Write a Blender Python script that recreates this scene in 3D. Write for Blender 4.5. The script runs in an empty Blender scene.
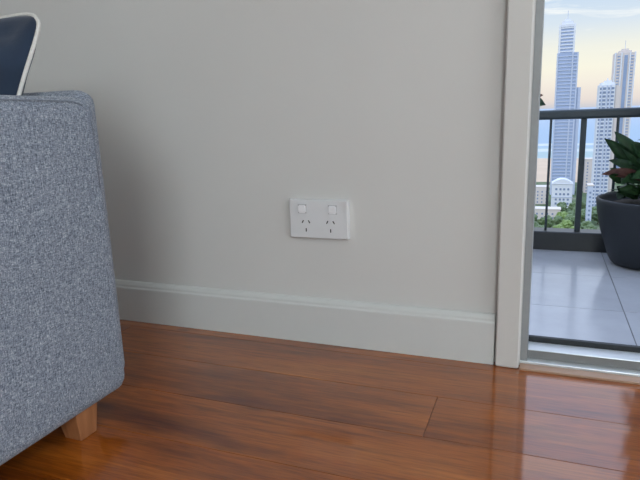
import bpy, bmesh, math, random
from mathutils import Vector, Matrix, noise

random.seed(7)
S = bpy.context.scene
COL = S.collection

# ------------------------------------------------------------------ camera
cam_d = bpy.data.cameras.new('camera')
cam = bpy.data.objects.new('camera', cam_d)
COL.objects.link(cam)
RT = Vector((0.93082574, 0.36382816, -0.03453267))
UP = Vector((-0.04683237, 0.21245824, 0.97604725))
FW = Vector((-0.36245023, 0.90691266, -0.21480053))
M = Matrix((RT, UP, -FW)).transposed().to_4x4()
M.translation = Vector((0.3987, -1.0029, 0.4493))
cam.matrix_world = M
cam_d.sensor_fit = 'HORIZONTAL'
cam_d.sensor_width = 36.0
cam_d.lens = 563.77 / 640 * 36.0
cam_d.clip_start = 0.02
cam_d.clip_end = 100000
S.camera = cam

S.view_settings.view_transform = 'Standard'
S.view_settings.look = 'None'
S.view_settings.gamma = 1.0
S.view_settings.use_curve_mapping = False
S.view_settings.exposure = 0.0


# ------------------------------------------------------------------ node helpers
def srgb(r, g, b):
    f = lambda c: (c / 255 / 12.92) if c / 255 <= 0.04045 else ((c / 255 + 0.055) / 1.055) ** 2.4
    return (f(r), f(g), f(b), 1.0)


def lk(nt, a, b):
    nt.links.new(a, b)


def ramp(nt, fac, stops, interp='LINEAR'):
    n = nt.nodes.new('ShaderNodeValToRGB')
    n.color_ramp.interpolation = interp
    e = n.color_ramp.elements
    while len(e) < len(stops):
        e.new(0.5)
    for i, (p, c) in enumerate(stops):
        e[i].position = p
        e[i].color = c if len(c) == 4 else (*c, 1)
    lk(nt, fac, n.inputs[0])
    return n.outputs[0]


def noise_n(nt, vec, scale, detail=3, rough=0.55, dist=0.0):
    n = nt.nodes.new('ShaderNodeTexNoise')
    n.inputs['Scale'].default_value = scale
    n.inputs['Detail'].default_value = detail
    n.inputs['Roughness'].default_value = rough
    n.inputs['Distortion'].default_value = dist
    if vec is not None:
        lk(nt, vec, n.inputs['Vector'])
    return n.outputs['Fac']


def mapping(nt, vec, scale=(1, 1, 1), loc=(0, 0, 0)):
    n = nt.nodes.new('ShaderNodeMapping')
    n.inputs['Scale'].default_value = scale
    n.inputs['Location'].default_value = loc
    lk(nt, vec, n.inputs['Vector'])
    return n.outputs[0]


def coord(nt, which='Object'):
    return nt.nodes.new('ShaderNodeTexCoord').outputs[which]


def math_n(nt, op, a, b=None, c=None):
    n = nt.nodes.new('ShaderNodeMath')
    n.operation = op
    for i, v in enumerate((a, b, c)):
        if v is None:
            continue
        if isinstance(v, (int, float)):
            n.inputs[i].default_value = v
        else:
            lk(nt, v, n.inputs[i])
    return n.outputs[0]


def mixc(nt, fac, a, b, mode='MIX'):
    n = nt.nodes.new('ShaderNodeMix')
    n.data_type = 'RGBA'
    n.blend_type = mode
    for i, v in ((0, fac), (6, a), (7, b)):
        if isinstance(v, (int, float)):
            n.inputs[i].default_value = v
        elif isinstance(v, tuple):
            n.inputs[i].default_value = v
        else:
            lk(nt, v, n.inputs[i])
    return n.outputs[2]


def bump(nt, h, strength, dist, bsdf):
    n = nt.nodes.new('ShaderNodeBump')
    n.inputs['Strength'].default_value = strength
    n.inputs['Distance'].default_value = dist
    lk(nt, h, n.inputs['Height'])
    lk(nt, n.outputs[0], bsdf.inputs['Normal'])


def mat(name, color=(0.5, 0.5, 0.5, 1), rough=0.5, metal=0.0, spec=0.5):
    m = bpy.data.materials.new(name)
    m.use_nodes = True
    b = m.node_tree.nodes['Principled BSDF']
    b.inputs['Base Color'].default_value = color
    b.inputs['Roughness'].default_value = rough
    b.inputs['Metallic'].default_value = metal
    b.inputs['Specular IOR Level'].default_value = spec
    return m, m.node_tree, b


def speckle(name, color, rough, amount=0.08, scale=40, bump_s=0.05, bump_d=0.001, metal=0.0, spec=0.5):
    """a plain paint / plastic / metal with slight procedural mottling"""
    m, nt, b = mat(name, color, rough, metal, spec)
    n = noise_n(nt, coord(nt), scale, 4)
    lo = tuple(c * (1 - amount) for c in color[:3]) + (1,)
    hi = tuple(min(1, c * (1 + amount)) for c in color[:3]) + (1,)
    lk(nt, ramp(nt, n, [(0.3, lo), (0.7, hi)]), b.inputs['Base Color'])
    if bump_s:
        bump(nt, n, bump_s, bump_d, b)
    return m


# ------------------------------------------------------------------ world: pale evening sky with thin cloud
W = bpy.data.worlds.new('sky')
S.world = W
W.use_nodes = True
nt = W.node_tree
bg = nt.nodes['Background']
gen = coord(nt, 'Generated')
sep = nt.nodes.new('ShaderNodeSeparateXYZ')
lk(nt, gen, sep.inputs[0])
el = sep.outputs['Z']
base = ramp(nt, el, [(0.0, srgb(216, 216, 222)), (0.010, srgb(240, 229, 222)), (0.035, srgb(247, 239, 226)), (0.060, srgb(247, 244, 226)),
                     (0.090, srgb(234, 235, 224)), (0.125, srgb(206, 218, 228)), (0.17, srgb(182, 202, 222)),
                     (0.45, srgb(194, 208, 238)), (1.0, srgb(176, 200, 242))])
cl = noise_n(nt, mapping(nt, gen, (4, 4, 30), (0.3, 0.1, 0.62)), 1.4, 5, 0.55, 0.4)
clm = ramp(nt, cl, [(0.5, (0, 0, 0, 1)), (0.66, (1, 1, 1, 1))])
fade = ramp(nt, el, [(0.03, (0, 0, 0, 1)), (0.08, (0.75, 0.75, 0.75, 1)), (0.6, (0.6, 0.6, 0.6, 1))])
cf = mixc(nt, 1.0, clm, fade, 'MULTIPLY')
sky = mixc(nt, cf, base, srgb(250, 248, 240))
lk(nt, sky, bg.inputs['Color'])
# overcast luminance distribution: L = L_horizon * (1 + 2 sin(elevation))
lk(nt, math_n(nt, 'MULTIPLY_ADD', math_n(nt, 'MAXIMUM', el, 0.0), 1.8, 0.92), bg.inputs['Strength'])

# sun: low behind the building, lights the city only (the room and balcony lie in the building's own shade)
sd = bpy.data.lights.new('sun', 'SUN')
sd.energy = 1.15
sd.angle = 0.06
sd.color = (1.0, 0.95, 0.86)
sun = bpy.data.objects.new('sun', sd)
COL.objects.link(sun)
sun.rotation_euler = (math.radians(56), 0, math.radians(-22))


def area(name, loc, target, sx, sy, power, color):
    d = bpy.data.lights.new(name, 'AREA')
    d.shape = 'RECTANGLE'
    d.size, d.size_y = sx, sy
    d.energy = power
    d.color = color
    o = bpy.data.objects.new(name, d)
    COL.objects.link(o)
    o.location = loc
    o.rotation_euler = (Vector(target) - Vector(loc)).to_track_quat('-Z', 'Y').to_euler()
    return o


# daylight entering through the room's two big windows (right wall and rear wall)
area('window_daylight', (2.98, -1.6, 1.35), (0, -1.6, 1.35), 2.0, 1.9, 28, (0.92, 1.0, 1.01))
area('rear_window_daylight', (1.42, -3.94, 1.65), (-0.9, 0, 1.1), 1.5, 1.3, 60, (0.92, 1.0, 1.01))


# ------------------------------------------------------------------ mesh helpers
def tagp(o, label=None, cat=None, group=None, kind=None):
    if label: o['label'] = label
    if cat: o['category'] = cat
    if group: o['group'] = group
    if kind: o['kind'] = kind
    return o


def link(name, me, m=None, parent=None, loc=None):
    o = bpy.data.objects.new(name, me)
    COL.objects.link(o)
    if m is not None and me is not None and not me.materials:
        me.materials.append(m)
    if parent: o.parent = parent
    if loc: o.location = loc
    return o


def empty(name, loc=(0, 0, 0), rz=0.0):
    o = bpy.data.objects.new(name, None)
    COL.objects.link(o)
    o.location = loc
    o.rotation_euler = (0, 0, rz)
    o.empty_display_size = 0.05
    return o


def mesh_of(bm, name, smooth=False):
    bmesh.ops.recalc_face_normals(bm, faces=bm.faces)
    me = bpy.data.meshes.new(name)
    bm.to_mesh(me)
    bm.free()
    if smooth:
        for p in me.polygons:
            p.use_smooth = True
    return me


def add_box(bm, x0, x1, y0, y1, z0, z1):
    vs = [bm.verts.new(c) for c in ((x0, y0, z0), (x1, y0, z0), (x1, y1, z0), (x0, y1, z0),
                                    (x0, y0, z1), (x1, y0, z1), (x1, y1, z1), (x0, y1, z1))]
    for f in ((0, 1, 2, 3), (4, 5, 6, 7), (0, 1, 5, 4), (1, 2, 6, 5), (2, 3, 7, 6), (3, 0, 4, 7)):
        bm.faces.new([vs[i] for i in f])
    return vs


def box_mesh(x0, x1, y0, y1, z0, z1, bev=0.0, seg=1, name='m', smooth=False):
    bm = bmesh.new()
    add_box(bm, x0, x1, y0, y1, z0, z1)
    if bev:
        bmesh.ops.bevel(bm, geom=list(bm.edges), offset=bev, segments=seg, profile=0.5, affect='EDGES')
    return mesh_of(bm, name, smooth)


def boxes_mesh(lst, name='m'):
    bm = bmesh.new()
    for b in lst:
        add_box(bm, *b)
    return mesh_of(bm, name)


def prism_mesh(profile, axis, a0, a1, bev=0.0, name='m', smooth=False):
    """extrude a closed 2-D profile along axis ('x': profile in y,z; 'z': profile in x,y)"""
    bm = bmesh.new()
    def P(u, v, t):
        return (t, u, v) if axis == 'x' else ((u, v, t) if axis == 'z' else (u, t, v))
    A = [bm.verts.new(P(u, v, a0)) for u, v in profile]
    B = [bm.verts.new(P(u, v, a1)) for u, v in profile]
    bm.faces.new(A)
    bm.faces.new(B)
    n = len(profile)
    for i in range(n):
        bm.faces.new((A[i], A[(i + 1) % n], B[(i + 1) % n], B[i]))
    if bev:
        bmesh.ops.bevel(bm, geom=list(bm.edges), offset=bev, segments=2, profile=0.5, affect='EDGES')
    return mesh_of(bm, name, smooth)


def tube_mesh(pts, r, n=8, closed=False, name='m', ref=(0, 0, 1)):
    bm = bmesh.new()
    rings = []
    N = len(pts)
    for i, p in enumerate(pts):
        p = Vector(p)
        a = Vector(pts[i - 1] if (i > 0 or closed) else pts[i])
        b = Vector(pts[(i + 1) % N] if (i < N - 1 or closed) else pts[i])
        t = (b - a).normalized()
        u = t.cross(Vector(ref))
        if u.length < 1e-3: u = t.cross(Vector((0, 1, 0)))
        u.normalize()
        v = t.cross(u)
        rr = r[i] if isinstance(r, (list, tuple)) else r
        rings.append([bm.verts.new(p + (u * math.cos(k * 2 * math.pi / n) + v * math.sin(k * 2 * math.pi / n)) * rr) for k in range(n)])
    for i in range(N if closed else N - 1):
        A, B = rings[i], rings[(i + 1) % N]
        for k in range(n):
            bm.faces.new((A[k], A[(k + 1) % n], B[(k + 1) % n], B[k]))
    if not closed:
        bm.faces.new(rings[0]); bm.faces.new(rings[-1])
    return mesh_of(bm, name, True)


def lathe_mesh(prof, n=48, name='m', close=True):
    bm = bmesh.new()
    rings = []
    for r, z in prof:
        rings.append([bm.verts.new((r * math.cos(k * 2 * math.pi / n), r * math.sin(k * 2 * math.pi / n), z)) for k in range(n)])
    for A, B in zip(rings, rings[1:]):
        for k in range(n):
            bm.faces.new((A[k], A[(k + 1) % n], B[(k + 1) % n], B[k]))
    if close:
        bm.faces.new(rings[0]); bm.faces.new(rings[-1])
    return mesh_of(bm, name, True)


# ------------------------------------------------------------------ materials
def wall_paint():
    m, nt, b = mat('wall_paint', (0.62, 0.62, 0.6, 1), 0.75)
    co = coord(nt)
    n = noise_n(nt, co, 2.2, 3)
    lk(nt, ramp(nt, n, [(0.3, (0.635, 0.635, 0.625, 1)), (0.7, (0.665, 0.666, 0.655, 1))]), b.inputs['Base Color'])
    bump(nt, noise_n(nt, co, 260, 3), 0.12, 0.0006, b)
    return m


def wood_floor():
    m, nt, b = mat('polished_timber', (0.2, 0.1, 0.05, 1), 0.32)
    co = coord(nt)
    rnd = nt.nodes.new('ShaderNodeObjectInfo').outputs['Random']
    cmb = nt.nodes.new('ShaderNodeCombineXYZ')
    lk(nt, math_n(nt, 'MULTIPLY', rnd, 37.0), cmb.inputs[0])
    lk(nt, math_n(nt, 'MULTIPLY', rnd, 11.0), cmb.inputs[1])
    lk(nt, math_n(nt, 'MULTIPLY', rnd, 5.0), cmb.inputs[2])
    va = nt.nodes.new('ShaderNodeVectorMath')
    lk(nt, co, va.inputs[0]); lk(nt, cmb.outputs[0], va.inputs[1])
    v = va.outputs[0]
    big = noise_n(nt, mapping(nt, v, (2.0, 14, 1)), 1.0, 3, 0.5, 0.6)
    fine = noise_n(nt, mapping(nt, v, (5.5, 95, 1)), 1.0, 4, 0.6, 0.5)
    pores = noise_n(nt, mapping(nt, v, (26, 420, 1)), 1.0, 2, 0.5)
    c1 = ramp(nt, big, [(0.26, srgb(102, 46, 12)), (0.40, srgb(142, 74, 18)), (0.55, srgb(164, 90, 24)), (0.75, srgb(178, 104, 34))])
    c2 = mixc(nt, 0.8, c1, ramp(nt, fine, [(0.3, (0.60, 0.54, 0.48, 1)), (0.62, (1.15, 1.10, 1.02, 1))]), 'MULTIPLY')
    c3 = mixc(nt, 0.42, c2, ramp(nt, pores, [(0.35, (0.4, 0.36, 0.34, 1)), (0.55, (1, 1, 1, 1))]), 'MULTIPLY')
    vor = nt.nodes.new('ShaderNodeTexVoronoi')
    vor.inputs['Scale'].default_value = 1.0
    vor.inputs['Randomness'].default_value = 1.0
    lk(nt, mapping(nt, v, (4.5, 10, 1)), vor.inputs['Vector'])
    knot = ramp(nt, vor.outputs['Distance'], [(0.03, (0.28, 0.24, 0.22, 1)), (0.10, (0.78, 0.74, 0.72, 1)), (0.22, (1, 1, 1, 1))])
    c4 = mixc(nt, 0.85, c3, knot, 'MULTIPLY')
    tone = ramp(nt, rnd, [(0.0, (0.84, 0.82, 0.80, 1)), (0.5, (1, 1, 1, 1)), (1.0, (1.12, 1.08, 1.04, 1))])
    c5 = mixc(nt, 1.0, c4, tone, 'MULTIPLY')
    lk(nt, c5, b.inputs['Base Color'])
    b.inputs['Specular IOR Level'].default_value = 0.1
    b.inputs['Coat Weight'].default_value = 1.0
    b.inputs['Coat Roughness'].default_value = 0.07
    b.inputs['Coat IOR'].default_value = 1.72
    nb = nt.nodes.new('ShaderNodeBump')
    nb.inputs['Strength'].default_value = 0.1
    nb.inputs['Distance'].default_value = 0.0006
    lk(nt, noise_n(nt, mapping(nt, v, (4, 30, 1)), 1.0, 3), nb.inputs['Height'])
    lk(nt, nb.outputs[0], b.inputs['Coat Normal'])
    return m


def plain_wood(name, dark, light, rough=0.45, axis=(60, 60, 6)):
    m, nt, b = mat(name, light, rough)
    n = noise_n(nt, mapping(nt, coord(nt), axis), 1.0, 4, 0.6, 0.4)
    lk(nt, ramp(nt, n, [(0.3, dark), (0.7, light)]), b.inputs['Base Color'])
    return m


def fabric():
    m, nt, b = mat('grey_woven_fabric', (0.2, 0.22, 0.25, 1), 0.95, spec=0.15)
    co = coord(nt)
    weft = noise_n(nt, mapping(nt, co, (190, 190, 800)), 1.0, 2, 0.6)
    warp = noise_n(nt, mapping(nt, co, (800, 800, 150)), 1.0, 2, 0.6)
    fleck = noise_n(nt, co, 560, 2, 0.6)
    a = math_n(nt, 'ADD', math_n(nt, 'MULTIPLY', weft, 0.33), math_n(nt, 'MULTIPLY', warp, 0.37))
    a = math_n(nt, 'ADD', a, math_n(nt, 'MULTIPLY', fleck, 0.3))
    c = ramp(nt, a, [(0.34, srgb(54, 61, 72)), (0.46, srgb(116, 125, 139)), (0.54, srgb(149, 157, 170)), (0.66, srgb(210, 216, 224))])
    lk(nt, c, b.inputs['Base Color'])
    b.inputs['Sheen Weight'].default_value = 0.15
    bump(nt, a, 0.6, 0.0015, b)
    return m


def velvet():
    m, nt, b = mat('navy_cushion_cloth', srgb(26, 40, 62), 0.85, spec=0.2)
    co = coord(nt)
    n = noise_n(nt, co, 9, 4)
    lk(nt, ramp(nt, n, [(0.3, srgb(30, 42, 60)), (0.7, srgb(46, 62, 84))]), b.inputs['Base Color'])
    b.inputs['Sheen Weight'].default_value = 0.35
    bump(nt, noise_n(nt, co, 500, 2), 0.25, 0.0008, b)
    return m


def tile_mat():
    m, nt, b = mat('balcony_tile_glaze', (0.5, 0.52, 0.56, 1), 0.22)
    co = coord(nt)
    rnd = nt.nodes.new('ShaderNodeObjectInfo').outputs['Random']
    n = noise_n(nt, co, 5, 4, 0.6)
    c = ramp(nt, n, [(0.3, (0.37, 0.38, 0.40, 1)), (0.7, (0.43, 0.44, 0.46, 1))])
    t = ramp(nt, rnd, [(0, (0.94, 0.94, 0.94, 1)), (1, (1.05, 1.05, 1.05, 1))])
    lk(nt, mixc(nt, 1.0, c, t, 'MULTIPLY'), b.inputs['Base Color'])
    lk(nt, ramp(nt, n, [(0.3, (0.15, 0.15, 0.15, 1)), (0.7, (0.20, 0.20, 0.20, 1))]), b.inputs['Roughness'])
    bump(nt, noise_n(nt, mapping(nt, co, (4, 10, 1)), 1.0, 2), 0.06, 0.002, b)
    return m


def leaf_mat(name, dark, light):
    m, nt, b = mat(name, light, 0.42)
    n = noise_n(nt, coord(nt), 30, 3)
    lk(nt, ramp(nt, n, [(0.3, dark), (0.7, light)]), b.inputs['Base Color'])
    return m


MT = dict(
    wall=wall_paint(), plank=wood_floor(), fabric=fabric(), navy=velvet(), tile=tile_mat(),
    ceil=speckle('ceiling_paint', (0.78, 0.78, 0.76, 1), 0.8, 0.02, 30),
    sub=speckle('subfloor', (0.03, 0.018, 0.01, 1), 0.9, 0.2, 30),
    trim=speckle('white_trim_enamel', (0.63, 0.65, 0.645, 1), 0.38, 0.012, 12, 0.02, 0.0005),
    arch=speckle('white_architrave_enamel', (0.64, 0.64, 0.625, 1), 0.4, 0.012, 12, 0.02, 0.0005),
    alu=speckle('brushed_aluminium', (0.30, 0.32, 0.33, 1), 0.45, 0.04, 60, 0.05, 0.0005, metal=0.1),
    alu_dark=speckle('dull_aluminium', (0.23, 0.235, 0.235, 1), 0.5, 0.05, 60, 0.05, 0.0005, metal=0.2),
    alu_light=speckle('pale_aluminium', (0.66, 0.70, 0.72, 1), 0.3, 0.04, 60, 0.05, 0.0005, metal=0.4),
    rubber=speckle('dark_rubber', (0.018, 0.022, 0.025, 1), 0.6, 0.1, 60),
    thresh=plain_wood('pale_timber', srgb(150, 118, 96), srgb(186, 154, 130), 0.4, (4, 60, 60)),
    plastic=speckle('white_plastic', (0.73, 0.745, 0.77, 1), 0.28, 0.01, 30, 0.0),
    rocker=speckle('glossy_white_plastic', (0.86, 0.87, 0.90, 1), 0.2, 0.01, 30, 0.0),
    gap=speckle('grey_gap_shade', (0.48, 0.48, 0.50, 1), 0.6, 0.02, 30, 0.0),
    slot=speckle('slot_shade', (0.01, 0.01, 0.012, 1), 0.7, 0.1, 30, 0.0),
    piping=speckle('cream_piping', (0.72, 0.71, 0.68, 1), 0.8, 0.06, 300, 0.2, 0.0006),
    seam=speckle('grey_seam_thread', srgb(124, 131, 144), 0.9, 0.1, 300, 0),
    leg=plain_wood('oak_leg', srgb(134, 84, 50), srgb(172, 116, 76), 0.45, (60, 60, 8)),
    rail=speckle('charcoal_powder_coat', srgb(44, 56, 62), 0.42, 0.05, 60, 0.03, 0.0005),
    kerb=speckle('painted_kerb', srgb(36, 39, 40), 0.35, 0.08, 14, 0.1, 0.002),
    pot=speckle('charcoal_planter', srgb(27, 32, 38), 0.55, 0.10, 9, 0.08, 0.002),
    soil=speckle('potting_soil', (0.03, 0.022, 0.015, 1), 0.95, 0.4, 80, 0.8, 0.01),
    stem=plain_wood('plant_stem', srgb(52, 40, 30), srgb(86, 68, 48), 0.8, (40, 40, 8)),
    leaf=leaf_mat('dark_green_leaf', srgb(28, 52, 32), srgb(62, 98, 56)),
    leaf_red=leaf_mat('bronze_leaf', srgb(84, 48, 42), srgb(124, 84, 68)),
    leaf_low=leaf_mat('mid_green_leaf', srgb(30, 58, 34), srgb(70, 104, 60)),
    grout=speckle('tile_grout', (0.13, 0.13, 0.14, 1), 0.9, 0.1, 60),
    render=speckle('cement_render', (0.5, 0.5, 0.5, 1), 0.8, 0.05, 12, 0.1, 0.002),
)


def glass_mat():
    m, nt, b = mat('clear_glass', (1, 1, 1, 1), 0.0)
    b.inputs['Transmission Weight'].default_value = 1.0
    b.inputs['IOR'].default_value = 1.45
    return m


MT['glass'] = glass_mat()


def struct(name, me, m, parent=None, loc=None):
    o = link(name, me, m, parent, loc)
    if parent is None:
        o['kind'] = 'structure'
    return o


# ------------------------------------------------------------------ room shell
XL, XR, YR, HC = -2.6, 3.0, -4.0, 2.5
DX0, DX1, DH = 0.376, 2.30, 2.15          # door opening
struct('wall_front', boxes_mesh([(XL, DX0, 0, 0.11, -0.02, HC), (DX0, DX1, 0, 0.11, DH, HC), (DX1, XR, 0, 0.11, -0.02, HC)]), MT['wall'])
struct('wall_left', box_mesh(XL - 0.12, XL, YR, 0.11, -0.02, HC), MT['wall'])
wy0, wy1, wz0, wz1 = -2.65, -0.55, 0.35, 2.35
struct('wall_right', boxes_mesh([(XR, XR + 0.12, YR, wy0, -0.02, HC), (XR, XR + 0.12, wy1, 0.11, -0.02, HC),
                                 (XR, XR + 0.12, wy0, wy1, -0.02, wz0), (XR, XR + 0.12, wy0, wy1, wz1, HC)]), MT['wall'])
struct('wall_rear', boxes_mesh([(XL, 0.7, YR - 0.12, YR, -0.02, HC), (2.3, XR, YR - 0.12, YR, -0.02, HC),
                                (0.7, 2.3, YR - 0.12, YR, -0.02, 0.9), (0.7, 2.3, YR - 0.12, YR, 2.3, HC)]), MT['wall'])
struct('ceiling', box_mesh(XL - 0.12, XR + 0.12, YR - 0.12, 0.11, HC, HC + 0.2), MT['ceil'])


def window(name, axis, c, a0, a1, z0, z1):
    w = empty(name)
    w['kind'] = 'structure'
    t = 0.05
    def bx(u0, u1, zz0, zz1, d=0.04):
        return (c - d / 2, c + d / 2, u0, u1, zz0, zz1) if axis == 'x' else (u0, u1, c - d / 2, c + d / 2, zz0, zz1)
    mid = (a0 + a1) / 2
    link('window_frame', boxes_mesh([bx(a0, a1, z0, z0 + t), bx(a0, a1, z1 - t, z1), bx(a0, a0 + t, z0 + t, z1 - t),
                                     bx(a1 - t, a1, z0 + t, z1 - t), bx(mid - t / 2, mid + t / 2, z0 + t, z1 - t)]), MT['alu'], w)
    for u0, u1 in ((a0 + t, mid - t / 2), (mid + t / 2, a1 - t)):
        link('pane', boxes_mesh([bx(u0, u1, z0 + t, z1 - t, 0.006)]), MT['glass'], w)
    return w


window('window_1', 'x', XR + 0.07, wy0, wy1, wz0, wz1)
window('window_2', 'y', YR - 0.07, 0.7, 2.3, 0.9, 2.3)

# floor: every board is a piece of its own
floor = struct('floor', box_mesh(XL, XR, YR, 0.0, -0.10, -0.0142), MT['sub'])
PW = 0.1215
cache = {}


def plank_mesh(L, wd):
    k = (round(L, 3), round(wd, 3))
    if k not in cache:
        bm = bmesh.new()
        add_box(bm, 0, L, 0, wd, -0.014, 0)
        top = [e for e in bm.edges if all(abs(v.co.z) < 1e-6 for v in e.verts)]
        bmesh.ops.bevel(bm, geom=top, offset=0.0005, segments=1, affect='EDGES')
        me = mesh_of(bm, 'plank')
        me.materials.append(MT['plank'])
        cache[k] = me
    return cache[k]


offs = [0.80, -0.45, 0.2575, 1.05, -0.62, 0.72, -0.3, 1.2]
row = 0
y1 = 0.0
y0 = -0.0405
while y1 > YR + 1e-4:
    j = offs[row % len(offs)] if row < 8 else random.uniform(-0.9, 0.9)
    cuts = [XL] + [c for c in (j - 3.6, j - 1.8, j, j + 1.8, j + 3.6) if XL + 0.15 < c < XR - 0.15] + [XR]
    y0c = max(y0, YR)
    for a, b in zip(cuts, cuts[1:]):
        g = 0.0003
        link('plank', plank_mesh(b - a - 2 * g, y1 - y0c - 2 * g), None, floor, (a + g, y0c + g, 0))
    y1 = y0c
    y0 = y1 - PW
    row += 1

# baseboard with a moulded top edge, stopping at the architrave
prof = [(0, 0), (-0.0150, 0), (-0.0150, 0.0770), (-0.0146, 0.0795), (-0.0125, 0.0815), (-0.0118, 0.0845), (-0.0118, 0.0855),
        (-0.0095, 0.0890), (-0.0070, 0.0920), (-0.0040, 0.0932), (0, 0.0932)]
bb = struct('baseboard_front', prism_mesh(prof, 'x', XL, 0.3318, 0.0008), MT['trim'])

# architrave around the door
struct('trim_1', boxes_mesh([(0.3345, 0.3745, -0.020, 0.0, 0.0, DH + 0.04), (0.3745, DX1 + 0.0015, -0.020, 0.0, DH, DH + 0.04),
                             (DX1 + 0.0015, DX1 + 0.0415, -0.020, 0.0, 0.0, DH + 0.04)]), MT['arch'])
bpy.data.objects['trim_1'].modifiers.new('bevel', 'BEVEL').width = 0.0025

# sliding balcony door: frame, stepped sill, the leaf is slid to the far end
door = empty('door_1', (DX0, 0, 0))
door['kind'] = 'structure'


def dpart(name, boxes, m, bev=0.0):
    bs = [(a - DX0, b - DX0, c, d, e, f) for a, b, c, d, e, f in boxes]
    o = link(name, boxes_mesh(bs), m, door)
    if bev:
        md = o.modifiers.new('bevel', 'BEVEL'); md.width = bev; md.segments = 2
    return o


dpart('jamb_frame', [(0.3762, 0.388, 0.002, 0.105, 0.008, DH - 0.0)], MT['alu'], 0.0008)
dpart('jamb_frame', [(DX1 - 0.012, DX1, 0.002, 0.105, 0.008, DH)], MT['alu'], 0.0008)
dpart('head_frame', [(0.388, DX1 - 0.012, 0.002, 0.105, DH - 0.03, DH)], MT['alu'], 0.0008)
dpart('threshold_strip', [(0.3762, DX1, -0.0225, 0.0, -0.004, 0.0042)], MT['thresh'], 0.0012)
dpart('sill_ledge', [(0.3762, DX1, 0.0003, 0.105, -0.012, 0.0078)], MT['alu_light'], 0.001)
dpart('sill_upstand', [(0.3882, DX1 - 0.012, 0.0165, 0.0535, 0.0079, 0.0232)], MT['alu_dark'], 0.0006)
dpart('sill_cap', [(0.3882, DX1 - 0.012, 0.0157, 0.0540, 0.0233, 0.0252)], MT['alu_light'], 0.0008)
dpart('track_seal', [(0.3882, DX1 - 0.012, 0.0545, 0.0640, 0.0079, 0.0345)], MT['rubber'], 0.001)
sl = dpart('sliding_leaf', [(1.30, DX1 - 0.013, 0.080, 0.104, 0.012, 0.09), (1.30, DX1 - 0.013, 0.080, 0.104, DH - 0.1, DH - 0.031),
                            (1.30, 1.36, 0.080, 0.104, 0.09, DH - 0.1), (DX1 - 0.073, DX1 - 0.013, 0.080, 0.104, 0.09, DH - 0.1)], MT['alu'], 0.001)
link('pane', box_mesh(1.36 - DX0, DX1 - 0.073 - DX0, 0.089, 0.095, 0.09, DH - 0.1), MT['glass'], sl)

# ------------------------------------------------------------------ power outlet
out = tagp(empty('power_outlet', (0, 0, 0.2548)), 'white double power outlet with two rocker switches on the wall', 'power outlet')
bm = bmesh.new()
hw, hh = 0.0592, 0.0370
vs_b = [bm.verts.new((sx * (hw + 0.0016), -0.0002, sz * (hh + 0.0016))) for sx, sz in ((-1, -1), (1, -1), (1, 1), (-1, 1))]
vs_m = [bm.verts.new((sx * (hw + 0.0010), -0.0070, sz * (hh + 0.0010))) for sx, sz in ((-1, -1), (1, -1), (1, 1), (-1, 1))]
vs_f = [bm.verts.new((sx * hw, -0.0110, sz * hh)) for sx, sz in ((-1, -1), (1, -1), (1, 1), (-1, 1))]
bm.faces.new(vs_b); bm.faces.new(vs_f)
for A, B in ((vs_b, vs_m), (vs_m, vs_f)):
    for i in range(4):
        bm.faces.new((A[i], A[(i + 1) % 4], B[(i + 1) % 4], B[i]))
bmesh.ops.bevel(bm, geom=list(bm.edges), offset=0.0011, segments=2, profile=0.5, affect='EDGES')
link('face_plate', mesh_of(bm, 'face_plate', False), MT['plastic'], out)
sw_c = ((-0.0325, 0.0200), (0.0300, 0.0195))
for (sx, sz) in sw_c:
    su = link('switch_surround', box_mesh(-0.0089, 0.0089, -0.0112, -0.0109, -0.0089, 0.0089, 0.0001), MT['gap'], out, (sx, 0, sz))  # flat grey ring: shade around the rocker put into its colour
    bm = bmesh.new()
    vs = add_box(bm, -0.0080, 0.0080, -0.0148, -0.0112, -0.0080, 0.0080)
    for v in bm.verts:                      # rocker tips forward at the top
        if v.co.y < -0.013:
            v.co.y += 0.0016 * (0.5 - v.co.z / 0.016)
    bmesh.ops.bevel(bm, geom=list(bm.edges), offset=0.0020, segments=3, affect='EDGES')
    link('rocker', mesh_of(bm, 'rocker', False), MT['rocker'], su)
for cx in (-0.0258, 0.0250):
    for dx, dz, ang, L in ((-0.0066, -0.0052, 0.52, 0.0064), (0.0066, -0.0052, -0.52, 0.0064), (0.0, -0.0215, 0.0, 0.0068)):
        s = link('pin_slot', box_mesh(-0.0011, 0.0011, -0.01112, -0.0105, -L / 2, L / 2), MT['slot'], out, (cx + dx, 0, dz))  # near-black box, shade inside the pin hole put into its colour
        s.rotation_euler = (0, ang, 0)

# ------------------------------------------------------------------ sofa
sofa = tagp(empty('sofa', (-0.19, -0.352, 0)), 'grey woven fabric sofa on short tapered oak legs', 'sofa')
OX, OY = -0.19, -0.352


def soft_box(x0, x1, y0, y1, z0, z1, r, bulge=(0, 0, 0), cuts=6, seg=4):
    """upholstered block with rounded edges and slightly swollen faces, in sofa space"""
    bm = bmesh.new()
    add_box(bm, x0 - OX, x1 - OX, y0 - OY, y1 - OY, z0, z1)
    bmesh.ops.bevel(bm, geom=list(bm.edges), offset=r, segments=seg, profile=0.5, affect='EDGES')
    bmesh.ops.subdivide_edges(bm, edges=[e for e in bm.edges if e.calc_length() > 3 * r], cuts=cuts, use_grid_fill=True)
    c = Vector(((x0 + x1) / 2 - OX, (y0 + y1) / 2 - OY, (z0 + z1) / 2))
    h = Vector(((x1 - x0) / 2, (y1 - y0) / 2, (z1 - z0) / 2))
    for v in bm.verts:
        t = [(v.co[i] - c[i]) / h[i] for i in range(3)]
        for i in range(3):
            j, k = (i + 1) % 3, (i + 2) % 3
            v.co[i] += bulge[i] * t[i] * max(0, 1 - t[j] ** 2) * max(0, 1 - t[k] ** 2)
    return mesh_of(bm, 'soft', True)


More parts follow.
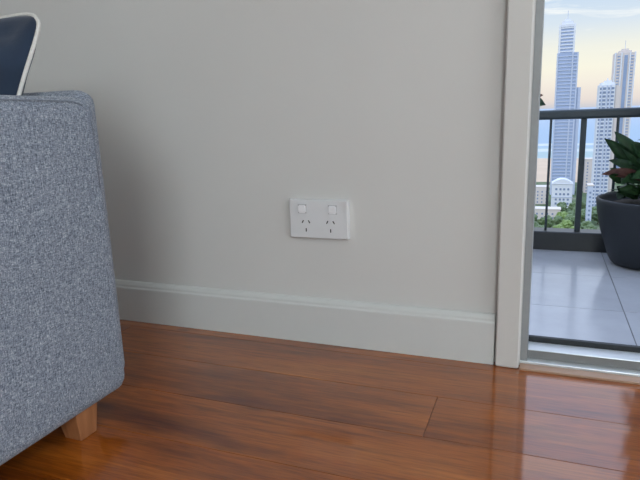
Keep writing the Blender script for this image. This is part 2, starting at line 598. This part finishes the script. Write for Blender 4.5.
def spart(name, *a, m='fabric', **k):
    return link(name, soft_box(*a, **k), MT[m], sofa)


arm = spart('arm', -0.245, -0.190, -1.22, -0.352, 0.0435, 0.4865, 0.022, bulge=(0.006, 0.004, 0.0015), cuts=5)
seam_pts = [(-0.1890, -0.3710, z) for z in (0.36, 0.40, 0.435)] + [(-0.1898, -0.3720, 0.452), (-0.1905, -0.3760, 0.465), (-0.1920, -0.3850, 0.4755),
            (-0.1935, -0.40, 0.4805)] + [(-0.1935, y, 0.481) for y in (-0.5, -0.65, -0.8, -0.95, -1.1, -1.19)]
link('seam', tube_mesh([(x - OX, y - OY, z) for x, y, z in seam_pts], 0.0007, 6), MT['seam'], arm)
spart('arm', -2.02, -1.965, -1.22, -0.352, 0.0435, 0.4865, 0.022, bulge=(0.006, 0.004, 0.0015), cuts=5)
spart('backrest', -2.012, -0.199, -0.388, -0.340, 0.058, 0.4965, 0.020, bulge=(0.001, 0.004, 0.001), cuts=5)
spart('seat_base', -1.964, -0.246, -1.20, -0.389, 0.060, 0.150, 0.012, cuts=2)
for a, b in ((-1.962, -1.107), (-1.103, -0.248)):
    spart('seat_cushion', a, b, -1.215, -0.392, 0.151, 0.262, 0.030, bulge=(0, 0, 0.004), cuts=5)
def leg_mesh():
    bm = bmesh.new()
    t, b_ = 0.0235, 0.0155
    T = [bm.verts.new((sx * t, sy * t, 0.064)) for sx, sy in ((-1, -1), (1, -1), (1, 1), (-1, 1))]
    Bm = [bm.verts.new((sx * b_ + 0.004, sy * b_, 0.0)) for sx, sy in ((-1, -1), (1, -1), (1, 1), (-1, 1))]
    bm.faces.new(T); bm.faces.new(Bm)
    for i in range(4):
        bm.faces.new((T[i], T[(i + 1) % 4], Bm[(i + 1) % 4], Bm[i]))
    bmesh.ops.bevel(bm, geom=list(bm.edges), offset=0.0012, segments=1, affect='EDGES')
    return mesh_of(bm, 'leg')
lm = leg_mesh()
for lx, ly in ((-0.2255, -0.4335), (-0.2255, -1.14), (-1.985, -0.4335), (-1.985, -1.14)):
    link('leg', lm, MT['leg'], sofa, (lx - OX, ly - OY, 0))

# ------------------------------------------------------------------ cushion
PWD, PHT = 0.40, 0.355
cush = tagp(empty('cushion', (-0.427, -0.514, 0.272)), 'navy cushion with white piped edge leaning on the grey sofa', 'cushion')
cush.rotation_euler = (math.radians(-22), math.radians(-1), 0)


def cu_edge(s, t):
    """map the unit square to a pillow outline with concave sides and pulled-out corners"""
    k = 1 - 0.085 * (s * s * t * t) ** 4
    x = s * k * PWD / 2 * (1 - 0.14 * (1 - t * t) ** 1.2)
    z = t * k * PHT / 2 * (1 - 0.05 * (1 - s * s) ** 1.2)
    return x, z + PHT / 2


bm = bmesh.new()
N = 40
grid = {}
for side in (-1, 1):
    for i in range(N + 1):
        for j in range(N + 1):
            s, t = -1 + 2 * i / N, -1 + 2 * j / N
            edge = i in (0, N) or j in (0, N)
            if edge and side == 1:
                grid[side, i, j] = grid[-1, i, j]
                continue
            x, z = cu_edge(s, t)
            d = max(0, (1 - s * s)) ** 0.55 * max(0, (1 - t * t)) ** 0.55 * 0.048
            if not edge:
                rr = max(abs(s), abs(t))
                w = 0.012 * noise.noise(Vector((s * 3.1 + 5, t * 2.3, side))) + 0.009 * noise.noise(Vector(((s + t) * 6, (s - t) * 2.0, 3 + side)))
                d += w * min(1, (1 - rr) * 5)
            grid[side, i, j] = bm.verts.new((x, side * d, z))
for side in (-1, 1):
    for i in range(N):
        for j in range(N):
            try:
                bm.faces.new((grid[side, i, j], grid[side, i + 1, j], grid[side, i + 1, j + 1], grid[side, i, j + 1]))
            except ValueError:
                pass
link('cushion_cover', mesh_of(bm, 'cushion_cover', True), MT['navy'], cush)
pts = []
for k in range(40): pts.append((-1 + 2 * k / 40, -1))
for k in range(40): pts.append((1, -1 + 2 * k / 40))
for k in range(40): pts.append((1 - 2 * k / 40, 1))
for k in range(40): pts.append((-1, 1 - 2 * k / 40))
loop = []
for s, t in pts:
    x, z = cu_edge(s, t)
    loop.append((x, 0, z))
link('piping', tube_mesh(loop, 0.0028, 8, True, ref=(0, 1, 0)), MT['piping'], cush)

# ------------------------------------------------------------------ balcony
BZ = -0.25
bf = struct('balcony_floor', box_mesh(-1.6, 3.2, 0.11, 2.13, BZ - 0.2, BZ - 0.0022), MT['grout'])
T = 0.443
tm = {}
for r_ in range(5):
    ya, yb = 1.545 + 0.443 - T * (r_ + 1), 1.545 + 0.443 - T * r_
    yb = min(yb, 1.988); ya = max(ya, 0.112)
    for c_ in range(-5, 6):
        xa, xb = 0.683 + T * c_, 0.683 + T * (c_ + 1)
        xa, xb = max(xa, -1.6), min(xb, 3.2)
        if xb - xa < 0.02 or yb - ya < 0.02: continue
        k = (round(xb - xa, 3), round(yb - ya, 3))
        if k not in tm:
            tm[k] = box_mesh(0.0015, xb - xa - 0.0015, 0.0015, yb - ya - 0.0015, -0.002, 0, 0.0006, 1, 'tile')
            tm[k].materials.append(MT['tile'])
        link('tile', tm[k], None, bf, (xa, ya, BZ))
struct('balcony_step', box_mesh(0.2, 2.5, 0.112, 0.36, BZ + 0.0005, BZ + 0.14, 0.004), MT['render'])
struct('balcony_kerb', box_mesh(-1.6, 3.2, 1.990, 2.095, BZ - 0.19, -0.157, 0.004), MT['kerb'])
rl = tagp(empty('balcony_railing', (0.571, 2.04, -0.157)), 'charcoal metal balcony railing with slim upright bars and round-edged top rail', 'railing')
rx, ry, rz = rl.location
link('top_rail', box_mesh(-1.6 - rx, 3.2 - rx, -0.030, 0.030, 0.3925 - rz, 0.4375 - rz, 0.012, 3, 'top_rail', False), MT['rail'], rl)
bmh = 0.3926 - rz
thin = box_mesh(-0.0058, 0.0058, -0.008, 0.008, 0.0, bmh, 0.001, 1, 'baluster')
thick = box_mesh(-0.0128, 0.0128, -0.015, 0.015, 0.0, bmh, 0.0015, 1, 'post')
k = -14
for k in range(-14, 19):
    x = 0.571 + 0.1465 * k
    if x < -1.55 or x > 3.15: continue
    if k % 8 == 0:
        link('post', thick, MT['rail'], rl, (x - rx, 0, 0))
    else:
        link('baluster', thin, MT['rail'], rl, (x - rx, 0, 0))


# ------------------------------------------------------------------ potted plants
def leaf_mesh(base, tip, width, sag=0.0, up=Vector((0, 0, 1)), fold=0.25):
    base, tip = Vector(base), Vector(tip)
    d = tip - base
    L = d.length
    side = d.cross(up)
    if side.length < 1e-4: side = Vector((1, 0, 0))
    side.normalize()
    nrm = side.cross(d).normalized()
    bm = bmesh.new()
    n = 9
    rows = []
    for i in range(n):
        t = i / (n - 1)
        w = width * 0.5 * (math.sin(math.pi * min(1, (t * 0.93 + 0.07)) ** 0.75)) ** 0.85 + 0.0012
        if i == n - 1: w = 0.0006
        c = base + d * t + Vector((0, 0, 1)) * (sag * 4 * t * (1 - t))
        rows.append([bm.verts.new(c - side * w + nrm * w * fold), bm.verts.new(c - nrm * 0.0), bm.verts.new(c + side * w + nrm * w * fold)])
    for A, B in zip(rows, rows[1:]):
        for k in (0, 1):
            bm.faces.new((A[k], A[k + 1], B[k + 1], B[k]))
    ex = bmesh.ops.solidify(bm, geom=list(bm.faces), thickness=0.0012)
    return mesh_of(bm, 'leaf', True)


PX, PY = 0.850, 1.795
plant = tagp(empty('potted_plant', (PX, PY, BZ)), 'leafy green plant in a large rounded charcoal planter against the railing', 'potted plant')
pp = [(0.118, 0.002), (0.136, 0.005), (0.148, 0.014), (0.160, 0.036), (0.178, 0.090), (0.198, 0.155), (0.214, 0.225), (0.2215, 0.280), (0.2225, 0.294),
      (0.220, 0.299), (0.213, 0.300), (0.2105, 0.294), (0.208, 0.280)]
pot = link('pot', lathe_mesh(pp + [(0.204, 0.250)], 64, 'pot'), MT['pot'], plant)
link('soil', lathe_mesh([(0.2030, 0.244), (0.2030, 0.256), (0.15, 0.275), (0.05, 0.28), (0.004, 0.281)], 40, 'soil'), MT['soil'], plant)
rng = random.Random(3)


def pl(x, y, z):
    return (x - PX, y - PY, z - BZ)


for q in ((0.79, 1.73, 0.24), (0.835, 1.70, 0.30), (0.90, 1.76, 0.62), (0.94, 1.72, 0.42), (0.90, 1.75, 1.2)):
    link('stem', tube_mesh([pl(0.86 + (q[0] - 0.86) * 0.35, 1.74 + (q[1] - 1.74) * 0.4, 0.015), pl(0.86 + (q[0] - 0.86) * 0.7, 1.74, q[2] * 0.55), pl(*q)], [0.010, 0.009, 0.007], 8), MT['stem'], plant)
hand = []
for k in range(34):        # dense small foliage over the rim, turned to the light
    bx_, bz_ = rng.uniform(0.70, 0.98), rng.uniform(0.05, 0.16)
    by_ = rng.uniform(1.66, 1.80)
    hand.append(((bx_, by_, bz_), (bx_ + rng.uniform(-0.09, 0.05), by_ - rng.uniform(0.0, 0.06), bz_ + rng.uniform(-0.005, 0.06)), rng.uniform(0.026, 0.042), 0.008, 'leaf_low'))
hand += [  # leaves that the doorway shows: base, tip, width, sag, material
    ((0.79, 1.73, 0.150), (0.634, 1.69, 0.315), 0.062, 0.012, 'leaf'),
    ((0.80, 1.72, 0.190), (0.672, 1.71, 0.342), 0.060, 0.006, 'leaf'),
    ((0.79, 1.72, 0.155), (0.655, 1.68, 0.224), 0.045, 0.012, 'leaf'),
    ((0.78, 1.70, 0.150), (0.630, 1.66, 0.166), 0.042, 0.012, 'leaf_red'),
    ((0.79, 1.70, 0.140), (0.668, 1.64, 0.176), 0.036, 0.014, 'leaf_red'),
    ((0.81, 1.71, 0.220), (0.738, 1.70, 0.300), 0.050, 0.006, 'leaf'),
    ((0.82, 1.70, 0.230), (0.770, 1.66, 0.375), 0.055, 0.006, 'leaf'),
    ((0.83, 1.69, 0.180), (0.748, 1.62, 0.230), 0.055, 0.012, 'leaf'),
    ((0.83, 1.70, 0.150), (0.735, 1.60, 0.155), 0.055, 0.016, 'leaf'),
    ((0.80, 1.72, 0.130), (0.700, 1.62, 0.135), 0.05, 0.015, 'leaf'),
    ((0.83, 1.70, 0.200), (0.800, 1.58, 0.260), 0.06, 0.012, 'leaf'),
]
for b_, t_, w_, s_, m_ in hand:
    link('leaf', leaf_mesh(pl(*b_), pl(*t_), w_, s_, Vector((-0.1, -1.0, 0.35))), MT[m_], plant)
for k in range(26):        # low leaves round the rim
    a = rng.uniform(0, 2 * math.pi)
    r0, r1 = rng.uniform(0.03, 0.10), rng.uniform(0.12, 0.20)
    z0, z1 = rng.uniform(0.03, 0.09), rng.uniform(0.06, 0.135)
    bpt = (PX + r0 * math.cos(a), PY + r0 * math.sin(a), z0)
    a2 = a + rng.uniform(-0.3, 0.3)
    tpt = (PX + r1 * math.cos(a2), PY + r1 * math.sin(a2), z1)
    link('leaf', leaf_mesh(pl(*bpt), pl(*tpt), rng.uniform(0.03, 0.05), 0.015), MT['leaf_low'], plant)
for k in range(120):        # upper whorls
    hgt = rng.uniform(0.12, 1.25)
    a = rng.uniform(0, 2 * math.pi)
    L = rng.uniform(0.14, 0.22)
    cx, cy = PX + 0.05 + 0.02 * math.cos(a), PY - 0.02 + 0.02 * math.sin(a)
    tx, ty = cx + L * math.cos(a), cy + L * math.sin(a)
    if tx < 0.80: tx = 0.792 + rng.uniform(0, 0.03)
    if ty > 1.97: ty = 1.97
    link('leaf', leaf_mesh(pl(cx, cy, hgt), pl(tx, ty, hgt + rng.uniform(0.0, 0.14)), rng.uniform(0.045, 0.065), 0.012), MT['leaf'], plant)

# second planter, behind the wall: only a leaf tip shows past the door frame
QX, QY = 0.02, 1.72
plant2 = tagp(empty('potted_plant', (QX, QY, BZ)), 'shrub whose dark leaf tip peeks past the door frame above the railing', 'potted plant')
link('pot', lathe_mesh([(r * 0.8, z * 0.8) for r, z in pp] + [(0.17, 0.2)], 48, 'pot'), MT['pot'], plant2)
link('soil', lathe_mesh([(0.168, 0.195), (0.168, 0.208), (0.05, 0.216), (0.004, 0.217)], 32, 'soil'), MT['soil'], plant2)
link('stem', tube_mesh([(0, 0, 0.19), (0.03, 0, 0.45), (0.08, 0.02, 0.70)], [0.010, 0.008, 0.006], 8), MT['stem'], plant2)
for k in range(22):
    h_ = rng.uniform(0.35, 0.75)
    a = rng.uniform(0.6, 5.6)
    b_ = (0.03 + 0.06 * (h_ - 0.35), 0.0, h_)
    L = rng.uniform(0.12, 0.2)
    link('leaf', leaf_mesh(b_, (b_[0] + L * math.cos(a) * 0.9, b_[1] + L * math.sin(a), h_ + rng.uniform(-0.02, 0.1)), 0.045, 0.01), MT['leaf'], plant2)
link('leaf', leaf_mesh((0.09, 0.02, 0.66), (0.362, 0.06, 0.705), 0.05, 0.02), MT['leaf_red'], plant2)
link('leaf', leaf_mesh((0.09, 0.02, 0.68), (0.352, 0.03, 0.745), 0.04, 0.012), MT['leaf'], plant2)
link('leaf', leaf_mesh((0.24, 0.02, 0.745), (0.376, 0.03, 0.712), 0.075, 0.01, Vector((0.1, -1, 0.3))), MT['leaf'], plant2)
link('leaf', leaf_mesh((0.26, 0.01, 0.72), (0.364, 0.02, 0.755), 0.045, 0.01, Vector((0.1, -1, 0.3))), MT['leaf_red'], plant2)

# ------------------------------------------------------------------ the coast below
GZ = -95.0


def sea_mat():
    m, nt, b = mat('sea_water', srgb(120, 165, 200), 0.35)
    geo = nt.nodes.new('ShaderNodeNewGeometry')
    sp = nt.nodes.new('ShaderNodeSeparateXYZ')
    lk(nt, geo.outputs['Position'], sp.inputs[0])
    wob = noise_n(nt, mapping(nt, geo.outputs['Position'], (0.006, 0.006, 0.006)), 1.0, 3)
    y = math_n(nt, 'ADD', sp.outputs['Y'], math_n(nt, 'MULTIPLY', wob, 90))
    f = math_n(nt, 'DIVIDE', math_n(nt, 'SUBTRACT', y, 1150), 3000)
    aqua, blue, hazy_far, foam = srgb(134, 164, 170), srgb(116, 152, 180), srgb(128, 156, 182), srgb(180, 192, 196)  # last water tone is paler: horizon haze put into the colour
    c = ramp(nt, f, [(0.0, foam), (0.028, foam), (0.036, aqua), (0.085, aqua), (0.095, foam), (0.115, foam), (0.125, aqua), (0.16, blue),
                     (0.168, foam), (0.19, foam), (0.20, blue), (0.5, blue), (1.0, hazy_far)])
    lk(nt, c, b.inputs['Base Color'])
    bump(nt, noise_n(nt, mapping(nt, geo.outputs['Position'], (0.02, 0.06, 0.02)), 1.0, 4), 0.3, 2.0, b)
    return m


def ground_mat():
    m, nt, b = mat('coastal_ground', srgb(120, 130, 110), 0.95)
    geo = nt.nodes.new('ShaderNodeNewGeometry')
    n = noise_n(nt, mapping(nt, geo.outputs['Position'], (0.03, 0.03, 0.03)), 1.0, 4)
    lk(nt, ramp(nt, n, [(0.35, srgb(62, 84, 52)), (0.55, srgb(86, 104, 70)), (0.68, srgb(132, 130, 120))]), b.inputs['Base Color'])
    return m


def grid_mesh(x0, x1, y0, y1, z0, z1):
    return box_mesh(x0, x1, y0, y1, z0, z1)


struct('sea', grid_mesh(-40000, 40000, 1150, 70000, GZ - 5, GZ - 0.5), sea_mat())
struct('beach', grid_mesh(-4000, 4000, 800, 1185, GZ - 4, GZ - 0.1), speckle('beach_sand', srgb(196, 176, 152), 0.95, 0.06, 0.02, 0))
struct('town_ground', grid_mesh(-3000, 3000, 150, 800, GZ - 4, GZ), ground_mat())

city = dict(  # distance haze is put into these paled colours instead of a volume
    glass=speckle('hazed_blue_glass', srgb(152, 170, 202), 0.25, 0.06, 0.05, 0),
    glass2=speckle('hazed_grey_glazing', srgb(136, 156, 188), 0.3, 0.10, 0.08, 0),
    white=speckle('hazed_white_concrete', srgb(210, 217, 228), 0.8, 0.03, 0.1, 0),
    pale=speckle('hazed_pale_concrete', srgb(182, 194, 216), 0.8, 0.03, 0.1, 0),
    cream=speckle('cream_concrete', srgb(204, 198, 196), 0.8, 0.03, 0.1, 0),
    win=speckle('hazed_window_glass', srgb(122, 140, 170), 0.2, 0.12, 0.2, 0),
    roof=speckle('pale_roof', srgb(212, 206, 200), 0.8, 0.05, 0.2, 0),
    pine=leaf_mat('hazed_dark_foliage', srgb(66, 88, 58), srgb(104, 126, 84)),
    lime=leaf_mat('hazed_light_foliage', srgb(88, 114, 60), srgb(132, 156, 88)),
    trunk=plain_wood('far_trunk', srgb(80, 66, 52), srgb(110, 92, 74), 0.9, (1, 1, 0.3)),
)


def cpart(name, boxes, m, parent):
    x, y, z = parent.location
    return link(name, boxes_mesh([(a - x, b - x, c - y, d - y, e - z, f - z) for a, b, c, d, e, f in boxes]), city[m], parent)


CZ = 0.45      # eye height, for turning slopes into heights
def hz(k, Y): return CZ + k * (Y + 1.0)
def hx(k, Y): return 0.4 + k * (Y + 1.0)


# --- tall glass tower
Y = 680
x0, x1 = hx(0.0122, Y), hx(0.0432, Y)
u0, u1 = hx(0.0135, Y), hx(0.0368, Y)
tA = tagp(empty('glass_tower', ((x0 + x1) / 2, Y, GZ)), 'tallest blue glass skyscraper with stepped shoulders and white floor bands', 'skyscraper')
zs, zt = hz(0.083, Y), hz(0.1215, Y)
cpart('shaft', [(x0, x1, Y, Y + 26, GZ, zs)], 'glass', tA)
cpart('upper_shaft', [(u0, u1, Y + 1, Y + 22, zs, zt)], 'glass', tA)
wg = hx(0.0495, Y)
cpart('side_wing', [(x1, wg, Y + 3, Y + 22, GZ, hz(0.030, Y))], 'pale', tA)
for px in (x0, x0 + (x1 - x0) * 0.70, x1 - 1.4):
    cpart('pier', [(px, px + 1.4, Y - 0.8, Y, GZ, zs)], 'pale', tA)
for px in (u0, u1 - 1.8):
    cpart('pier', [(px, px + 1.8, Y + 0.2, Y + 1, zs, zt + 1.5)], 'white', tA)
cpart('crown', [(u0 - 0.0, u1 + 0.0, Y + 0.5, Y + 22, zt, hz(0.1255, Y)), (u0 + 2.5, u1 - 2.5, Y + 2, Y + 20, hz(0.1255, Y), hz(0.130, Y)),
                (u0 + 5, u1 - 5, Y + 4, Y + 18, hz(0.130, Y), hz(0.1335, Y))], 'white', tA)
cpart('antenna', [((u0 + u1) / 2 - 0.25, (u0 + u1) / 2 + 0.25, Y + 9, Y + 9.5, hz(0.1335, Y), hz(0.147, Y))], 'pale', tA)
nb = 0
bandA = boxes_mesh([(0, x1 - x0, -0.45, 0, 0, 0.9)])
bandA.materials.append(city['pale'])
bandU = boxes_mesh([(0, u1 - u0 - 3.6, -0.55, 0, 0, 1.25)])
bandU.materials.append(city['white'])
z = GZ + 4
while z < zs - 1:
    link('floor_band', bandA, None, tA, (x0 - tA.location.x, 0, z - GZ))
    z += 3.6
z = zs + 0.8
while z < zt - 1:
    link('floor_band', bandU, None, tA, (u0 + 1.8 - tA.location.x, 1, z - GZ))
    z += 3.4

# --- white residential tower with a window grid
Y = 560
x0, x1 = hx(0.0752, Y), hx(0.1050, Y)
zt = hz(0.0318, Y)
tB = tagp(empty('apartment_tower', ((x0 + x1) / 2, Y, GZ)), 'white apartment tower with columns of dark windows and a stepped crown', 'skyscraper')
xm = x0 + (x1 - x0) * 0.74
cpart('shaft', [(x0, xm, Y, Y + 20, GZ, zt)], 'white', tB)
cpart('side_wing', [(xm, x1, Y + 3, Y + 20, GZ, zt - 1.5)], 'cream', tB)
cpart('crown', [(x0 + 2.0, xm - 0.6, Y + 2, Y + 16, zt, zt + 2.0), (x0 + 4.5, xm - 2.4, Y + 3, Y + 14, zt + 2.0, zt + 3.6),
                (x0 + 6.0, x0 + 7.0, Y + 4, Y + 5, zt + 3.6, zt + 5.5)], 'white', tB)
for q in (x0, xm - 0.9):
    cpart('parapet_finial', [(q, q + 0.9, Y, Y + 1, zt, zt + 1.3)], 'white', tB)
wS = boxes_mesh([(-0.65, 0.65, -0.15, 0.1, 0, 1.9)]); wS.materials.append(city['win'])
wL = boxes_mesh([(-1.35, 1.35, -0.15, 0.1, 0, 1.9)]); wL.materials.append(city['win'])
z = GZ + 3.5
wid = xm - x0
while z < zt - 3:
    for fx, me in ((0.10, wS), (0.33, wL), (0.62, wS), (0.84, wL)):
        link('window', me, None, tB, (x0 + fx * wid - tB.location.x, 0, z - GZ))
    z += 3.3
for fx in (0.20, 0.50, 0.73):
    cpart('pilaster', [(x0 + fx * wid - 0.45, x0 + fx * wid + 0.45, Y - 0.8, Y, GZ, zt - 0.5)], 'pale', tB)

# --- cream tower behind
Y = 820
x0, x1 = hx(0.0935, Y), hx(0.1222, Y)
zt = hz(0.0775, Y)
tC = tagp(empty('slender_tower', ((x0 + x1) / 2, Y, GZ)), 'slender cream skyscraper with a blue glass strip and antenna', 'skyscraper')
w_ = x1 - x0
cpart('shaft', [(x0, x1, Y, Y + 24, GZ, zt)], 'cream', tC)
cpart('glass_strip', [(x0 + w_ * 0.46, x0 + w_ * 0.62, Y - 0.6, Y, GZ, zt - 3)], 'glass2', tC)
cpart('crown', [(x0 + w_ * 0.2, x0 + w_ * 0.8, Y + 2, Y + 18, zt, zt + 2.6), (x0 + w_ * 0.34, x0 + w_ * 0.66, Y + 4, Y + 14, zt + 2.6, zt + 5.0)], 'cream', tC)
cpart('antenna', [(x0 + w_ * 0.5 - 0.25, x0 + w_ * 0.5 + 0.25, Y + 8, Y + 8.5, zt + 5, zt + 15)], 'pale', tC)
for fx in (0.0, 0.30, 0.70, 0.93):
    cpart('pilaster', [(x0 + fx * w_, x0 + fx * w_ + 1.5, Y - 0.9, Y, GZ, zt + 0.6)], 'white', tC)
wC = boxes_mesh([(-1.6, 1.6, -0.2, 0.1, 0, 1.5)]); wC.materials.append(city['glass2'])
z = GZ + 6
while z < zt - 4:
    for fx in (0.20, 0.83):
        link('window', wC, None, tC, (x0 + fx * w_ - tC.location.x, 0, z - GZ))
    z += 3.7

# --- white gabled hotel
Y = 590
x0, x1 = hx(0.0150, Y), hx(0.0462, Y)
zb, zt = GZ, hz(-0.1215, Y)
ho = tagp(empty('gabled_hotel', ((x0 + x1) / 2, Y, GZ)), 'low white gabled building with small dark windows at the foot of the glass tower', 'building')
cpart('walls', [(x0, x1, Y, Y + 16, GZ, zt)], 'white', ho)
xm = (x0 + x1) / 2
gp = [(-(x1 - x0) / 2 - 0.3, 0), ((x1 - x0) / 2 + 0.3, 0), ((x1 - x0) * 0.28, 2.9), ((x1 - x0) * 0.1, 4.0), (-(x1 - x0) * 0.1, 4.0), (-(x1 - x0) * 0.28, 2.9)]
link('gable_roof', prism_mesh([(u, v + zt - GZ) for u, v in gp], 'y', -0.4, 15), city['white'], ho)
wH = boxes_mesh([(-0.9, 0.9, -0.15, 0.1, 0, 2.0)]); wH.materials.append(city['win'])
for i, fx in enumerate((0.22, 0.42, 0.60, 0.80)):
    for zz in (17.0, 12.2, 7.0, 3.0):
        if zz + GZ < zt - 2.2:
            link('window', wH, None, ho, ((x1 - x0) * (fx - 0.5), 0, zz))
link('cornice', boxes_mesh([(-(x1 - x0) / 2 - 0.5, (x1 - x0) / 2 + 0.5, -0.7, 0, zt - GZ - 0.7, zt - GZ)]), city['white'], ho)
link('cornice', boxes_mesh([(-(x1 - x0) / 2 - 0.3, (x1 - x0) / 2 + 0.3, -0.5, 0, 10.0, 10.6)]), city['pale'], ho)


def small_block(name, label, Y, k0, k1, ktop, dep, m, nwin, roof='roof'):
    x0, x1 = hx(k0, Y), hx(k1, Y)
    zt = hz(ktop, Y)
    o = tagp(empty(name, ((x0 + x1) / 2, Y, GZ)), label, 'building')
    cpart('walls', [(x0, x1, Y, Y + dep, GZ, zt)], m, o)
    cpart('roof', [(x0 - 0.4, x1 + 0.4, Y - 0.4, Y + dep + 0.4, zt, zt + 0.8)], roof, o)
    h = zt - GZ
    rows = max(1, int(h / 3.6))
    me = boxes_mesh([(-0.7, 0.7, -0.12, 0.1, 0, 1.5)]); me.materials.append(city['win'])
    for r in range(rows):
        for c in range(nwin):
            link('window', me, None, o, ((x1 - x0) * ((c + 0.5) / nwin - 0.5), 0, 1.3 + r * 3.5))
    return o


small_block('low_block', 'low pale block beside the gabled building beyond the trees', 610, -0.0165, 0.0105, -0.1285, 14, 'cream', 4)
small_block('podium_building', 'long cream podium building with flat roof at the edge of the trees', 520, -0.010, 0.030, -0.1655, 12, 'cream', 5)
small_block('cream_block', 'cream mid-rise block beside the white apartment tower', 700, 0.0625, 0.0850, -0.0830, 18, 'cream', 3)
small_block('narrow_block', 'narrow white block rising out of the trees by the apartment tower', 480, 0.0690, 0.0765, -0.125, 10, 'pale', 1)


# --- trees of the park
def crown_mesh(seed, r, h, sub=4):
    bm = bmesh.new()
    bmesh.ops.create_icosphere(bm, subdivisions=sub, radius=1)
    for v in bm.verts:
        n = 1 + 0.34 * noise.noise(v.co * 1.7 + Vector((seed * 7.3, 0, 0))) + 0.20 * noise.noise(v.co * 4.5 + Vector((0, seed * 3.1, 0))) + 0.16 * noise.noise(v.co * 9 + Vector((0, 0, seed))) + 0.12 * noise.noise(v.co * 17 + Vector((seed, 0, 0)))
        v.co = Vector((v.co.x * r * n, v.co.y * r * n, h + v.co.z * r * 0.85 * n))
    return mesh_of(bm, 'crown', False)


crowns = [crown_mesh(i, 4.2 + 0.5 * i, 6.5 + 0.4 * i) for i in range(4)]
trunk_me = tube_mesh([(0, 0, 0), (0.2, 0, 3), (0, 0.1, 6)], [0.45, 0.35, 0.25], 7)
trunk_me.materials.append(city['trunk'])
cr_mats = {}
for i, me in enumerate(crowns):
    for key in ('pine', 'lime'):
        c = me.copy(); c.materials.clear(); c.materials.append(city[key]); cr_mats[i, key] = c
tr = random.Random(11)
spots = []
blocked = [(hx(a, Y_) - 7, hx(b, Y_) + 7, Y_ - 7, Y_ + d + 7) for a, b, Y_, d in ((-0.010, 0.030, 520, 12), (0.069, 0.0765, 480, 10), (0.0752, 0.105, 560, 20))]
for _ in range(2500):
    Y = tr.uniform(385, 575)
    kx = tr.uniform(-0.022, 0.088)
    x = hx(kx, Y)
    top = -0.158 + 0.012 * (kx / 0.08) if kx > 0.03 else -0.175
    if (GZ - CZ + 11) / Y > top + 0.004: continue
    if any(a < x < b and c < Y < d for a, b, c, d in blocked): continue
    if any((x - u) ** 2 + (Y - v) ** 2 < 11.5 ** 2 for _, v, u in spots): continue
    spots.append((kx, Y, x))
for kx, Y, _x in spots:
    key = 'lime' if (abs(kx - 0.033) < 0.012 and Y < 480) else ('lime' if tr.random() < 0.2 else 'pine')
    t = tagp(empty('tree', (hx(kx, Y), Y, GZ)), 'bright lime green tree in the park below the towers' if key == 'lime' else 'dark green bushy tree in the park below the towers',
             'tree', 'light trees in the park' if key == 'lime' else 'dark trees in the park')
    s_ = tr.uniform(0.78, 0.98)
    t.scale = (s_, s_, s_)
    t.rotation_euler = (0, 0, tr.uniform(0, 6.28))
    link('crown', cr_mats[tr.randrange(4), key], None, t)
    link('trunk', trunk_me, None, t)
